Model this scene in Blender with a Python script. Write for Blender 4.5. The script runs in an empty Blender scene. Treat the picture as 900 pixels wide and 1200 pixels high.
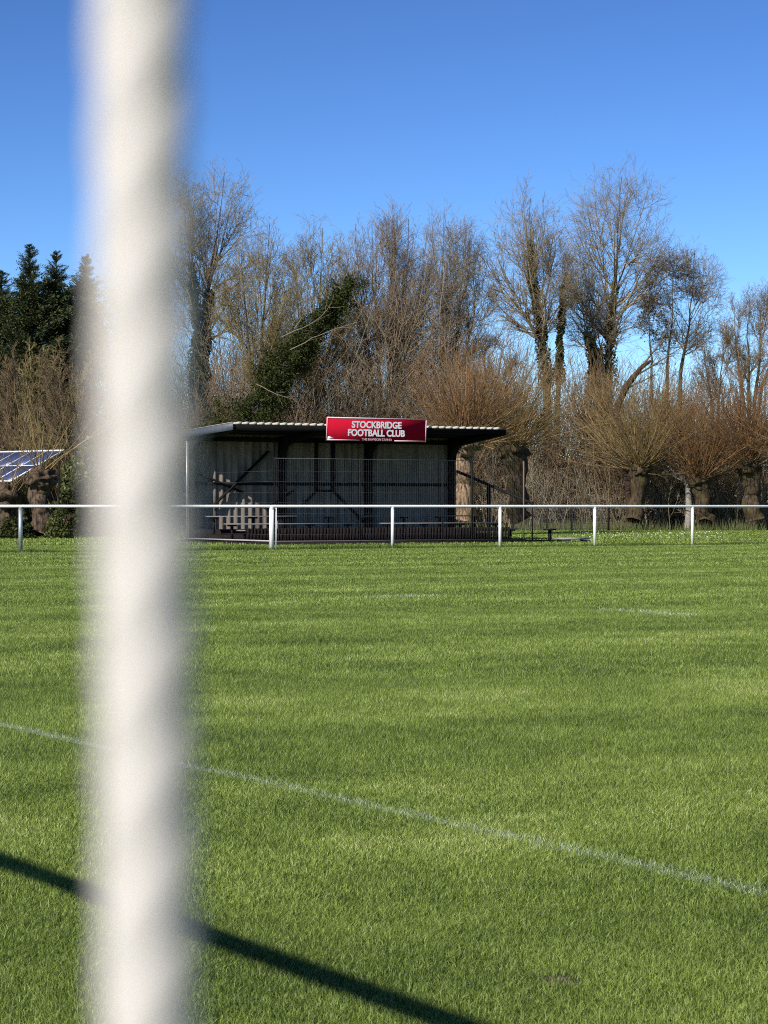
import bpy, math, random
import numpy as np
from mathutils import Vector, Matrix, noise as mnoise
rad = math.radians
scene = bpy.context.scene
COL = scene.collection
F, CX, HY, EYE = 2567.0, 450.0, 593.3, 1.1      # focal length and horizon in photo pixels, eye height

def at(px, py, Y):
    return Vector(((px-CX)/F*Y, Y, EYE-(py-HY)/F*Y))
def gx(px, Y): return (px-CX)/F*Y
def hz(py, Y): return EYE-(py-HY)/F*Y

# ------------------------------------------------------------------ mesh helpers
class MB:
    def __init__(s): s.v=[]; s.q=[]; s.t=[]; s.n=0; s.g=[]
    def add(s, v, quads=None, tris=None):
        v=np.asarray(v,dtype=np.float64).reshape(-1,3)
        if quads is not None and len(quads): s.q.append(np.asarray(quads,dtype=np.int64)+s.n)
        if tris is not None and len(tris): s.t.append(np.asarray(tris,dtype=np.int64)+s.n)
        s.v.append(v); s.n+=len(v)
    def box(s, x0,x1,y0,y1,z0,z1):
        v=[(x,y,z) for z in (z0,z1) for y in (y0,y1) for x in (x0,x1)]
        s.add(v,[(0,2,3,1),(4,5,7,6),(0,1,5,4),(2,6,7,3),(0,4,6,2),(1,3,7,5)])
    def prism(s, poly, a, b):
        """closed polygon (list of 3-vectors) extruded by the vector b-a; a is the offset of the first copy"""
        n=len(poly); A=[Vector(p)+Vector(a) for p in poly]; B=[Vector(p)+Vector(b) for p in poly]
        v=[tuple(p) for p in A+B]
        ca=sum(A,Vector())/n; cb=sum(B,Vector())/n
        s.add(v+[tuple(ca),tuple(cb)],[(i,(i+1)%n,n+(i+1)%n,n+i) for i in range(n)],[(2*n,(i+1)%n,i) for i in range(n)]+[(2*n+1,n+i,n+(i+1)%n) for i in range(n)])
    def bar(s, p, q, w, h=None):
        """square bar from p to q"""
        h=h or w; p=Vector(p); q=Vector(q); t=(q-p).normalized()
        r=Vector((0,0,1)) if abs(t.z)<.9 else Vector((0,1,0))
        u=t.cross(r).normalized()*(w/2); n=t.cross(u).normalized()*(h/2)
        v=[tuple(c+a*u+b*n) for c in (p,q) for a,b in ((-1,-1),(1,-1),(1,1),(-1,1))]
        s.add(v,[(0,1,2,3),(7,6,5,4),(0,4,5,1),(1,5,6,2),(2,6,7,3),(3,7,4,0)])
    def tubes(s, P, R, sides=4, cap=False):
        P=np.asarray(P,float); R=np.asarray(R,float)
        n,k,_=P.shape
        T=np.gradient(P,axis=1); T/=np.linalg.norm(T,axis=2,keepdims=True)+1e-9
        main=P[:,-1]-P[:,0]; main/=np.linalg.norm(main,axis=1,keepdims=True)+1e-9
        ref=np.where(np.abs(main[:,2:3])<.8,np.array([[0,0,1.]]),np.array([[1.,0,0]]))[:,None,:]
        U=np.cross(T,np.broadcast_to(ref,T.shape)); U/=np.linalg.norm(U,axis=2,keepdims=True)+1e-9
        W=np.cross(T,U)
        a=np.arange(sides)*2*math.pi/sides
        V=P[:,:,None,:]+R[:,:,None,None]*(np.cos(a)[None,None,:,None]*U[:,:,None,:]+np.sin(a)[None,None,:,None]*W[:,:,None,:])
        base=(np.arange(n)*k*sides)[:,None,None]; ring=(np.arange(k-1)*sides)[None,:,None]; j=np.arange(sides)[None,None,:]; j2=(j+1)%sides
        q=np.stack([base+ring+j,base+ring+j2,base+ring+sides+j2,base+ring+sides+j],-1).reshape(-1,4)
        s.add(V.reshape(-1,3),q)
        if cap:
            b0=s.n-n*k*sides
            for i in range(n):
                for kk,rev in ((0,1),(k-1,0)):
                    ids=[b0+i*k*sides+kk*sides+m for m in range(sides)]; ci=s.n
                    s.v.append(P[i,kk].reshape(1,3)); s.n+=1
                    s.t.append(np.array([(ids[(m+1)%sides],ids[m],ci) if rev else (ids[m],ids[(m+1)%sides],ci) for m in range(sides)]))
    def cyl(s, p, q, r0, r1=None, sides=12):
        s.tubes([[p,q]],[[r0,r1 if r1 is not None else r0]],sides,cap=True)
    def build(s, name, mat, parent=None, smooth=False):
        me=bpy.data.meshes.new(name)
        v=np.concatenate(s.v) if s.v else np.zeros((0,3))
        q=np.concatenate(s.q) if s.q else np.zeros((0,4),int); t=np.concatenate(s.t) if s.t else np.zeros((0,3),int)
        me.vertices.add(len(v)); me.vertices.foreach_set('co',v.astype(np.float32).ravel())
        me.loops.add(q.size+t.size); me.loops.foreach_set('vertex_index',np.concatenate([q.ravel(),t.ravel()]).astype(np.int32))
        me.polygons.add(len(q)+len(t))
        ls=np.concatenate([np.arange(len(q))*4,q.size+np.arange(len(t))*3]).astype(np.int32)
        me.polygons.foreach_set('loop_start',ls)
        me.update(calc_edges=True)
        if smooth: me.polygons.foreach_set('use_smooth',np.ones(len(me.polygons),bool))
        me.materials.append(mat)
        o=bpy.data.objects.new(name,me); COL.objects.link(o)
        if parent is not None: o.parent=parent
        return o

def tag(o,label=None,cat=None,group=None,kind=None):
    if label: o['label']=label
    if cat: o['category']=cat
    if group: o['group']=group
    if kind: o['kind']=kind
    return o
def empty(name,loc=(0,0,0),rz=0):
    o=bpy.data.objects.new(name,None); COL.objects.link(o); o.location=loc; o.rotation_euler=(0,0,rz); o.empty_display_size=.2
    return o

# ------------------------------------------------------------------ materials
def lin(c):
    return tuple(((x/255/12.92) if x/255<=.04045 else ((x/255+.055)/1.055)**2.4) for x in c)+(1.,)
def new_mat(name):
    m=bpy.data.materials.new(name); m.use_nodes=True; nt=m.node_tree
    b=nt.nodes['Principled BSDF']; return m,nt,b
def mat(name,c0,c1=None,scale=6.,rough=.8,bump=0.,island=False,metal=0.,detail=5.,stretch=None,trans=0.,spec=.3,c2=None,s2=1.,con=.2):
    """colours are linear albedo triples; c0/c1 mixed by noise and optionally by island, c2 by a coarse noise"""
    m,nt,b=new_mat(name); N=nt.nodes; L=nt.links
    b.inputs['Roughness'].default_value=rough; b.inputs['Metallic'].default_value=metal; b.inputs['Specular IOR Level'].default_value=spec
    c0=tuple(c0)+(1,); c1=tuple(c1)+(1,) if c1 else c0
    tc=N.new('ShaderNodeTexCoord'); src=tc.outputs['Object']
    if stretch:
        mp=N.new('ShaderNodeMapping'); mp.inputs['Scale'].default_value=stretch; L.new(src,mp.inputs['Vector']); src=mp.outputs['Vector']
    nz=N.new('ShaderNodeTexNoise'); nz.inputs['Scale'].default_value=scale; nz.inputs['Detail'].default_value=detail; nz.inputs['Roughness'].default_value=.65
    L.new(src,nz.inputs['Vector'])
    rp=N.new('ShaderNodeMapRange'); rp.inputs['From Min'].default_value=.5-con; rp.inputs['From Max'].default_value=.5+con; L.new(nz.outputs['Fac'],rp.inputs['Value'])
    fac=rp.outputs['Result']
    if island:
        g=N.new('ShaderNodeNewGeometry'); ad=N.new('ShaderNodeMath'); ad.operation='MULTIPLY_ADD'; ad.inputs[1].default_value=.7
        sc=N.new('ShaderNodeMath'); sc.operation='MULTIPLY'; sc.inputs[1].default_value=.3; L.new(fac,sc.inputs[0])
        L.new(g.outputs['Random Per Island'],ad.inputs[0]); L.new(sc.outputs[0],ad.inputs[2]); fac=ad.outputs[0]
    mx=N.new('ShaderNodeMix'); mx.data_type='RGBA'; mx.inputs[6].default_value=c0; mx.inputs[7].default_value=c1
    L.new(fac,mx.inputs[0]); out=mx.outputs[2]
    if c2:
        n2=N.new('ShaderNodeTexNoise'); n2.inputs['Scale'].default_value=s2; n2.inputs['Detail'].default_value=4; L.new(src,n2.inputs['Vector'])
        r2=N.new('ShaderNodeMapRange'); r2.inputs['From Min'].default_value=.48; r2.inputs['From Max'].default_value=.62; L.new(n2.outputs['Fac'],r2.inputs['Value'])
        m2=N.new('ShaderNodeMix'); m2.data_type='RGBA'; m2.inputs[7].default_value=tuple(c2)+(1,); L.new(r2.outputs['Result'],m2.inputs[0]); L.new(out,m2.inputs[6]); out=m2.outputs[2]
    L.new(out,b.inputs['Base Color'])
    if bump:
        bp=N.new('ShaderNodeBump'); bp.inputs['Strength'].default_value=min(1,bump); bp.inputs['Distance'].default_value=.05; L.new(nz.outputs['Fac'],bp.inputs['Height']); L.new(bp.outputs['Normal'],b.inputs['Normal'])
    if trans:
        o=N['Material Output']; tr=N.new('ShaderNodeBsdfTranslucent'); L.new(out,tr.inputs['Color']); ms=N.new('ShaderNodeMixShader'); ms.inputs[0].default_value=trans
        L.new(b.outputs[0],ms.inputs[1]); L.new(tr.outputs[0],ms.inputs[2]); L.new(ms.outputs[0],o.inputs['Surface'])
    return m

M={}
M['white_paint']=mat('white_paint',(.80,.80,.79),(.70,.70,.68),9,.45,spec=.4)
M['galv']=mat('galvanised_steel',(.42,.44,.46),(.32,.34,.35),14,.45,metal=.6)
M['cord']=mat('white_cord',(.85,.805,.755),(.78,.735,.69),300,.9,trans=.4,spec=.1)
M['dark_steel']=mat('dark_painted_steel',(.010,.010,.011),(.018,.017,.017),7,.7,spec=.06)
M['black_trim']=mat('black_trim',(.006,.006,.006),(.010,.010,.010),5,.9,spec=.02)
M['fascia']=mat('grey_flashing',(.085,.095,.125),(.065,.07,.09),5,.5)
M['cream']=mat('cream_sheet',(.46,.44,.36),(.36,.34,.28),8,.5)
M['clad']=mat('grey_cladding',(.235,.195,.15),(.155,.128,.10),3,.5,stretch=(6,6,1.),c2=(.10,.083,.065),s2=.6)
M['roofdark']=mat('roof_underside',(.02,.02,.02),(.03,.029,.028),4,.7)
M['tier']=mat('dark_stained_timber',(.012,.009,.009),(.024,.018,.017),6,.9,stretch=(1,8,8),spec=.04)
M['concrete']=mat('concrete',(.22,.22,.21),(.32,.31,.29),4,.9,bump=.2)
M['bench']=mat('bench_timber',(.22,.20,.19),(.15,.14,.13),10,.7,stretch=(1,8,8))
M['mesh']=mat('mesh_wire',(.10,.10,.10),(.07,.07,.07),8,.5)
M['meshrail']=mat('mesh_rail',(.40,.39,.38),(.28,.27,.27),8,.6)
M['red']=mat('sign_red',(.42,.009,.028),(.37,.008,.024),5,.9,spec=.0)
M['signwhite']=mat('sign_white',(.86,.85,.86),(.82,.81,.82),5,.45)
M['signborder']=mat('sign_border',(.72,.55,.57),(.66,.48,.5),5,.45)
M['rustpost']=mat('weathered_post',(.20,.13,.10),(.13,.08,.06),12,.85,stretch=(6,6,1))
M['pollbark']=mat('pollard_bark',(.014,.010,.007),(.095,.064,.038),7,.95,bump=1.,stretch=(1.6,1.6,.4),c2=(.060,.048,.014),s2=5.,detail=8,con=.09)
M['stumpbark']=mat('old_stump_bark',(.010,.008,.006),(.13,.088,.055),6,.95,bump=1.,stretch=(1.5,1.5,.7),detail=8,con=.10)
M['pollbark_sunlit']=mat('pollard_bark_sunlit',(.03,.02,.014),(.36,.24,.14),7,.95,bump=1.,stretch=(1.8,1.8,.35),detail=8,con=.12)  # paler copy of the pollard bark, with sunlight put into the colour
M['greybark']=mat('grey_bark',(.10,.088,.062),(.035,.03,.022),6,.95,bump=.7,stretch=(1,1,.3),c2=(.10,.10,.04),s2=1.)
M['deadbark']=mat('dead_bark',(.065,.035,.022),(.03,.018,.012),6,.95,bump=.7)
M['birch']=mat('pale_bark',(.34,.31,.27),(.14,.12,.10),9,.9,stretch=(1,1,2.))
M['tw_orange']=mat('orange_twigs',(.34,.19,.085),(.065,.036,.018),3,.7,island=True)
M['tw_gold']=mat('golden_twigs',(.37,.26,.11),(.07,.047,.022),3,.7,island=True)
M['tw_grey']=mat('grey_twigs',(.37,.295,.18),(.11,.086,.053),3,.8,island=True)
M['tw_mauve']=mat('mauve_twigs',(.37,.28,.18),(.10,.074,.048),3,.8,island=True)
M['tw_olive']=mat('olive_twigs',(.33,.255,.11),(.10,.076,.034),3,.8,island=True)
M['tw_dark']=mat('dark_twigs',(.17,.135,.09),(.05,.04,.027),3,.85,island=True)
M['tw_lightened']=mat('lightened_twigs',(.33,.275,.19),(.12,.097,.065),3,.85,island=True)  # twig colour lightened to stand in for light missing among the trunks
M['tw_thick']=mat('thicket_twigs',(.25,.175,.095),(.05,.036,.022),3,.85,island=True)
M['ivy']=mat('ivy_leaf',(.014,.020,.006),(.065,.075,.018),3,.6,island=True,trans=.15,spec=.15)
M['ivy_yellow']=mat('yellow_ivy_leaf',(.05,.07,.016),(.16,.17,.05),3,.5,island=True,trans=.25,spec=.4)  # lighter, yellow-green ivy
M['conifer']=mat('conifer_spray',(.012,.022,.009),(.065,.078,.02),2,.7,island=True,trans=.1)
M['straw']=mat('dry_grass',(.20,.18,.09),(.08,.11,.03),2,.8,island=True,trans=.25)
M['roughgrass']=mat('rough_grass_blade',(.05,.095,.015),(.13,.18,.035),2,.6,island=True,trans=.3)
M['daisy']=mat('daisy_petal',(.8,.8,.76),None,2,.7)
M['solar']=mat('solar_cell',(.035,.055,.13),(.045,.065,.16),3,.4,spec=.5)  # blue raised so the base colour carries the sky's reflection
M['solarframe']=mat('solar_frame',(.75,.76,.78),None,3,.4)
M['soil']=mat('bare_soil',(.10,.075,.05),(.06,.045,.03),20,.95,bump=.4)
M['linewhite']=mat('painted_blade',(.58,.62,.52),(.16,.24,.09),2,.7,island=True,trans=.2)

# mown turf: blades and the sheet under them share the mowing bands (q runs across the pitch)
W_=Vector((math.cos(rad(30)),math.sin(rad(30)),0)); BACK=Vector((-math.sin(rad(30)),math.cos(rad(30)),0))
def turf(name,dark,light,island,trans=0.,bump=0.):
    m,nt,b=new_mat(name); N=nt.nodes; L=nt.links
    b.inputs['Roughness'].default_value=.48; b.inputs['Specular IOR Level'].default_value=.38 if island else .03
    tc=N.new('ShaderNodeTexCoord')
    dot=N.new('ShaderNodeVectorMath'); dot.operation='DOT_PRODUCT'; dot.inputs[1].default_value=BACK; L.new(tc.outputs['Object'],dot.inputs[0])
    nz=N.new('ShaderNodeTexNoise'); nz.inputs['Scale'].default_value=.22; nz.inputs['Detail'].default_value=4; L.new(tc.outputs['Object'],nz.inputs['Vector'])
    ad=N.new('ShaderNodeMath'); ad.operation='MULTIPLY_ADD'; ad.inputs[1].default_value=3.6; L.new(nz.outputs['Fac'],ad.inputs[0]); L.new(dot.outputs['Value'],ad.inputs[2])
    mu=N.new('ShaderNodeMath'); mu.operation='MULTIPLY_ADD'; mu.inputs[1].default_value=2*math.pi/3.8; mu.inputs[2].default_value=-(9.25+1.2)*2*math.pi/3.8+math.pi; L.new(ad.outputs[0],mu.inputs[0])
    co=N.new('ShaderNodeMath'); co.operation='COSINE'; L.new(mu.outputs[0],co.inputs[0])
    st=N.new('ShaderNodeMapRange'); st.interpolation_type='SMOOTHSTEP'; st.inputs['From Min'].default_value=-.7; st.inputs['From Max'].default_value=.7; L.new(co.outputs[0],st.inputs['Value'])
    n2=N.new('ShaderNodeTexNoise'); n2.inputs['Scale'].default_value=1.1; n2.inputs['Detail'].default_value=6; n2.inputs['Roughness'].default_value=.7; L.new(tc.outputs['Object'],n2.inputs['Vector'])
    # factor = .42*random + .30*bands + .28*patches
    f=N.new('ShaderNodeMath'); f.operation='MULTIPLY_ADD'; f.inputs[1].default_value=.14; L.new(st.outputs['Result'],f.inputs[0])
    r2=N.new('ShaderNodeMapRange'); r2.inputs['From Min'].default_value=.33; r2.inputs['From Max'].default_value=.67; r2.inputs['To Max'].default_value=.36; L.new(n2.outputs['Fac'],r2.inputs['Value']); L.new(r2.outputs['Result'],f.inputs[2])
    fac=f.outputs[0]
    g=N.new('ShaderNodeMath'); g.operation='MULTIPLY_ADD'; g.inputs[1].default_value=.64
    if island:
        ge=N.new('ShaderNodeNewGeometry'); L.new(ge.outputs['Random Per Island'],g.inputs[0])
    else:
        n3=N.new('ShaderNodeTexNoise'); n3.inputs['Scale'].default_value=30; n3.inputs['Detail'].default_value=6; L.new(tc.outputs['Object'],n3.inputs['Vector']); L.new(n3.outputs['Fac'],g.inputs[0])
    L.new(fac,g.inputs[2])
    cr=N.new('ShaderNodeValToRGB'); e=cr.color_ramp.elements; e[0].position=.08; e[0].color=tuple(dark)+(1,); e[1].position=.92; e[1].color=tuple(light)+(1,)
    if island: k_=cr.color_ramp.elements.new(1.0); k_.color=(.60,.64,.26,1)
    L.new(g.outputs[0],cr.inputs['Fac']); L.new(cr.outputs['Color'],b.inputs['Base Color'])
    if bump:
        bp=N.new('ShaderNodeBump'); bp.inputs['Strength'].default_value=bump; bp.inputs['Distance'].default_value=.03; L.new(n3.outputs['Fac'],bp.inputs['Height']); L.new(bp.outputs['Normal'],b.inputs['Normal'])
    if trans:
        o=N['Material Output']; tr=N.new('ShaderNodeBsdfTranslucent'); L.new(cr.outputs['Color'],tr.inputs['Color']); ms=N.new('ShaderNodeMixShader'); ms.inputs[0].default_value=trans
        L.new(b.outputs[0],ms.inputs[1]); L.new(tr.outputs[0],ms.inputs[2]); L.new(ms.outputs[0],o.inputs['Surface'])
    return m
M['blade']=turf('turf_blade',(.024,.060,.006),(.335,.43,.082),True,trans=.3)
M['turf']=turf('turf_sheet',(.030,.055,.007),(.17,.21,.042),False,bump=.6)  # dark tones also hold painted shade for the gaps between blades

# ------------------------------------------------------------------ ground
RNG=np.random.default_rng(11)
g=MB()
xs=np.linspace(-400,400,41); ys=np.linspace(-150,650,41)
XX,YY=np.meshgrid(xs,ys); 
ii=np.arange(40)[:,None]*41+np.arange(40)[None,:]
g.add(np.stack([XX,YY,np.zeros_like(XX)],-1),np.stack([ii,ii+1,ii+42,ii+41],-1).reshape(-1,4))
tag(g.build('ground',M['turf']),kind='structure')

ND=Vector((.53,-.848,0)); NN=Vector((.848,.53,0))       # along and across the goal line
def blades(n,xy,h,w,lean,seg2,rng,lx=None):
    a=rng.uniform(0,2*math.pi,n); d=np.stack([np.cos(a),np.sin(a)],1)
    b=a+rng.uniform(-1.2,1.2,n)+math.pi/2*rng.choice([-1,1],n); s=np.stack([np.cos(b),np.sin(b)],1)
    if lx is not None: d=d*.75+lx; 
    ln=h*lean*rng.uniform(.2,1.,n)
    base=np.concatenate([xy,np.zeros((n,1))],1)
    hv=np.stack([np.zeros(n),np.zeros(n),np.ones(n)],1)
    S=np.concatenate([s,np.zeros((n,1))],1)*(w/2)[:,None]; D=np.concatenate([d,np.zeros((n,1))],1)
    z0=base-hv*.004
    if seg2:
        mid=base+hv*(h*.6)[:,None]+D*(ln*.3)[:,None]; tip=base+hv*h[:,None]+D*ln[:,None]
        V=np.stack([z0-S,z0+S,mid+S*.8,mid-S*.8,tip],1)
        i=np.arange(n)[:,None]*5
        return V.reshape(-1,3),i+np.array([[0,1,2,3]]),i+np.array([[3,2,4]])
    tip=base+hv*h[:,None]+D*ln[:,None]
    V=np.stack([z0-S,z0+S,tip],1); i=np.arange(n)[:,None]*3
    return V.reshape(-1,3),None,i+np.array([[0,1,2]])

def frustum_pts(n,z0,z1,rng,margin):
    out=[]; m=0
    hw=lambda z:.176*z+margin
    while m<n:
        z=rng.uniform(z0,z1,n*2); x=rng.uniform(-1,1,n*2)*hw(z1); k=np.abs(x)<hw(z)
        p=np.stack([x[k],z[k]],1); out.append(p); m+=len(p)
    return np.concatenate(out)[:n]
LINE_A=Vector((-1.926,10.99)); 
def line_dist(xy):
    return (xy[:,0]-LINE_A.x)*NN.x+(xy[:,1]-LINE_A.y)*NN.y
gb=MB(); lb=MB()
BARE=np.array([gx(655,5.06),5.06])
for (z0,z1,n,h,w) in ((3.9,6.,420000,.0185,.0017),(6.,9.,470000,.020,.0021),(9.,14.,500000,.0205,.0029),(14.,24.,560000,.022,.0046),(24.,40.,520000,.024,.0085),(40.,62.,320000,.028,.017),(62.,98.,150000,.05,.045)):
    xy=frustum_pts(n,z0,z1,RNG,1.0+z0*.06)
    q=xy[:,0]*BACK.x+xy[:,1]*BACK.y
    band=np.sign(np.cos((q-9.25)*2*math.pi/3.8))[:,None]
    lx=np.array([[W_.x,W_.y]])*band*.06
    patch=np.array([mnoise.noise(Vector((x*.9,y*.9,0))) for x,y in xy[::50]]).repeat(50)[:n]
    hh=h*RNG.uniform(.55,1.35,n); ww=w*RNG.uniform(.7,1.3,n)
    keep=np.linalg.norm((xy-BARE)*np.array([1,.6]),axis=1)>RNG.uniform(0,.05,n)
    ld=np.abs(line_dist(xy)); 
    painted=(ld<.055*RNG.uniform(.4,1.25,n))&(RNG.uniform(0,1,n)<.36)
    for sel,acc in ((keep&~painted,gb),(painted,lb)):
        m=int(sel.sum())
        if m: acc.add(*blades(m,xy[sel],hh[sel],ww[sel],1.7,z0<9,RNG,lx[sel]))
# the same turf carried on to both sides of the view, in slightly broader blades
for (z0,z1,n,h,w) in ((2.2,3.9,170000,.0185,.0030),(3.9,9.,330000,.0195,.0034),(9.,14.,170000,.0205,.0050),(14.,24.,200000,.022,.0075),(24.,40.,190000,.024,.013),(40.,62.,120000,.028,.024)):
    m=4.5+z0*.10; xy=frustum_pts(n,z0,z1,RNG,m)
    if z0>3: xy=xy[np.abs(xy[:,0])>.176*xy[:,1]+.9+z0*.06]
    n=len(xy); ld=np.abs(line_dist(xy)); painted=(ld<.055*RNG.uniform(.4,1.25,n))&(RNG.uniform(0,1,n)<.36)
    hh=h*RNG.uniform(.55,1.35,n); ww=w*RNG.uniform(.7,1.3,n)
    for sel,acc in ((~painted,gb),(painted,lb)):
        k=int(sel.sum())
        if k: acc.add(*blades(k,xy[sel],hh[sel],ww[sel],1.7,False,RNG))
# longer unmown tufts round the feet of the railing
RAIL0=Vector((0,56.5,0)); ts=(-16.5,-13.2,-9.88,-6.565,-3.25,.255,3.565,6.647,10.0,13.3,16.6,20.)
tag(gb.build('mown_grass',M['blade']),'short mown green turf with faint mowing bands','grass',kind='stuff')
sh=MB(); p=Vector((LINE_A.x,LINE_A.y,.004))
for k in range(-60,60):
    a=p+ND*(k*.25); b=a+ND*.25
    wa,wb=[.036+.012*mnoise.noise(Vector((j*.7,3,1))) for j in (k,k+1)]
    sh.add([tuple(a-NN*wa),tuple(a+NN*wa),tuple(b+NN*wb),tuple(b-NN*wb)],[(0,1,2,3)])
ml=mat('chalk_line',(.36,.38,.30),(.05,.09,.02),30,.9,detail=8)
lb.build('painted_line',M['linewhite']); lo=bpy.data.objects['painted_line']; tag(lo,kind='structure')
tag(sh.build('chalk_line',ml),kind='structure')
# faint far line of the penalty area, seen as pale specks
fl=MB(); nfl=420
for (xa,ya,xb,yb) in ((690,714,830,724),(420,701,520,699)):
    pa=at(xa,ya,EYE*F/(ya-HY)); pb=at(xb,yb,EYE*F/(yb-HY))
    t=RNG.triangular(0,.6,1,nfl); xy=np.stack([pa.x+(pb.x-pa.x)*t,pa.y+(pb.y-pa.y)*t],1)+RNG.normal(0,.05,(nfl,2))
    fl.add(*blades(nfl,xy,.036*RNG.uniform(.5,1.2,nfl),.010*RNG.uniform(.7,1.3,nfl),1.,False,RNG))
tag(fl.build('faded_line',M['linewhite']),kind='structure')
so=MB(); 
v=[(BARE[0]+.05*math.cos(a)*(1+.3*math.sin(3*a)),BARE[1]+.09*math.sin(a)*(1+.3*math.cos(2*a)),.005) for a in np.linspace(0,2*math.pi,14,endpoint=False)]
so.add(v+[(BARE[0],BARE[1],.006)],None,[(i,(i+1)%14,14) for i in range(14)])
tag(so.build('bare_patch',M['soil']),kind='structure')

# ------------------------------------------------------------------ goal with its net cord close to the lens
SUN_EL=rad(36.35); TO_SUN=Vector((-.6,-.8,0)).normalized()*math.cos(SUN_EL)+Vector((0,0,math.sin(SUN_EL)))
goal=tag(empty('football_goal',(0,0,0)),'white football goal seen only as one blurred pale upright close to the lens','goal')
BARH=2.44; p0=NN*-.508
def onbar(t,z=BARH): q=p0+ND*t; return Vector((q.x,q.y,z))
c=MB(); c.cyl(onbar(.85),onbar(-6.47),.039,sides=20); c.build('crossbar',M['white_paint'],goal,True)
for t in (.85,-6.47):
    c=MB(); c.cyl(onbar(t,-.1),onbar(t,BARH-.0),.039,sides=20); c.build('post',M['white_paint'],goal,True)
d=.12; top=at(164,0,d); bot=at(173,1200,d); dirv=(top-bot).normalized()
pa=bot+dirv*((.0-bot.z)/dirv.z); pb=bot+dirv*((BARH-bot.z)/dirv.z)
N_=3400; tt=np.linspace(0,1,N_); ax=np.array(pa)[None]+tt[:,None]*(np.array(pb)-np.array(pa))[None]
bend=np.clip((tt*BARH-1.45)/(BARH-1.45),0,1)**1.5; ax=ax+bend[:,None]*(np.array(onbar(0.))-np.array(pb))[None]
pitch=.0170; ang=tt*(BARH/pitch)*2*math.pi
P=[];
for s_ in range(3):
    a=ang+s_*2*math.pi/3
    P.append(ax+.00058*np.stack([np.cos(a),np.sin(a),np.zeros(N_)],1))
c=MB(); c.tubes(np.array(P),np.full((3,N_),.00213),10); c.build('net_cord',M['cord'],goal,True)

# ------------------------------------------------------------------ pitch railing
rail=tag(empty('pitch_railing',RAIL0,rad(30)),'white tubular metal railing with round posts running along the far side of the pitch','railing')
c=MB(); c.cyl((-30,0,1.10),(42,0,1.10),.036,sides=14); c.build('rail',M['white_paint'],rail,True)
for i,t in enumerate(ts):
    c=MB(); r=.042
    if abs(t+9.88)<.01: r=.05
    if abs(t+3.25)<.01: r=.062
    c.cyl((t,0,-.05),(t,0,1.085),r,sides=14)
    c.tubes([[(t,0,1.02),(t,0,1.075)]],[[r*1.02,r*1.15]],14)
    if abs(t+3.25)<.01:
        c.cyl((t+.115,-.02,-.05),(t+.115,-.02,1.06),.018,sides=8)
    o=c.build('post',M['galv'] if abs(t+9.88)<.01 else M['white_paint'],rail,True)
    if abs(t+9.88)<.01: o['label']='grey unpainted post'
    if abs(t+3.25)<.01: o['label']='double post'

tf=MB(); n=26000
t=RNG.uniform(-18,22,n); off=RNG.normal(.05,.16,n)
ampl=np.array([.5+.8*max(0,mnoise.noise(Vector((x*.55,7,0)))+.3) for x in t])
boost=np.where((t>-5.2)&(t<.5),1.7,1.); 
xy=np.stack([RAIL0.x+W_.x*t+BACK.x*off,RAIL0.y+W_.y*t+BACK.y*off],1)
tf.add(*blades(n,xy,.095*ampl*boost*RNG.uniform(.4,1.3,n),.022*RNG.uniform(.6,1.2,n),.8,False,RNG))
tag(tf.build('grass_tufts',M['roughgrass']),'longer unmown grass tufts along the feet of the white railing','grass',kind='stuff')

# ------------------------------------------------------------------ spectator stand (local x along the stand, -y towards the pitch)
SO=Vector((-6.0,66.95,0)); SR=rad(30)
def W(l,dp,h=0): q=SO+W_*l-BACK*dp; return Vector((q.x,q.y,h))
stand=tag(empty('spectator_stand',SO,SR),'small open-fronted spectator stand with dark steel frames, grey corrugated back wall and cantilever roof','stand')
LEN=9.5
RH0,RH1,RD=3.34,3.50,3.40                        # roof height at rear and front, roof depth
def roofz(dp): return RH0+(RH1-RH0)*dp/RD
# rear wall: trapezoidal ribs standing up from floor to roof
prof=[]; pit=.25; x=0
while x<LEN-.01:
    for a,dv in ((0,0),(.10,0),(.125,-.046),(.20,-.046),(.225,0)): 
        if x+a<=LEN: prof.append((x+a,dv))
    x+=pit
prof.append((LEN,0))
c=MB(); K=len(prof)
for zz0,zz1 in ((.0,3.315),):
    A=[(x,y,zz0) for x,y in prof]+[(x,y,zz1) for x,y in prof]
    c.add(A,[(i,i+1,K+i+1,K+i) for i in range(K-1)])
    B=[(x,y+.012,zz0) for x,y in prof]+[(x,y+.012,zz1) for x,y in prof]
    c.add(B,[(i+1,i,K+i,K+i+1) for i in range(K-1)])
rw=c.build('rear_wall',M['clad'],stand)
c=MB(); 
for z in (1.80,): c.box(.05,LEN-.05,-.11,-.046,z-.045,z+.045); c.box(.05,LEN-.05,-.11,-.046,3.1,3.24)
c.build('wall_girt',M['dark_steel'],stand)
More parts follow.
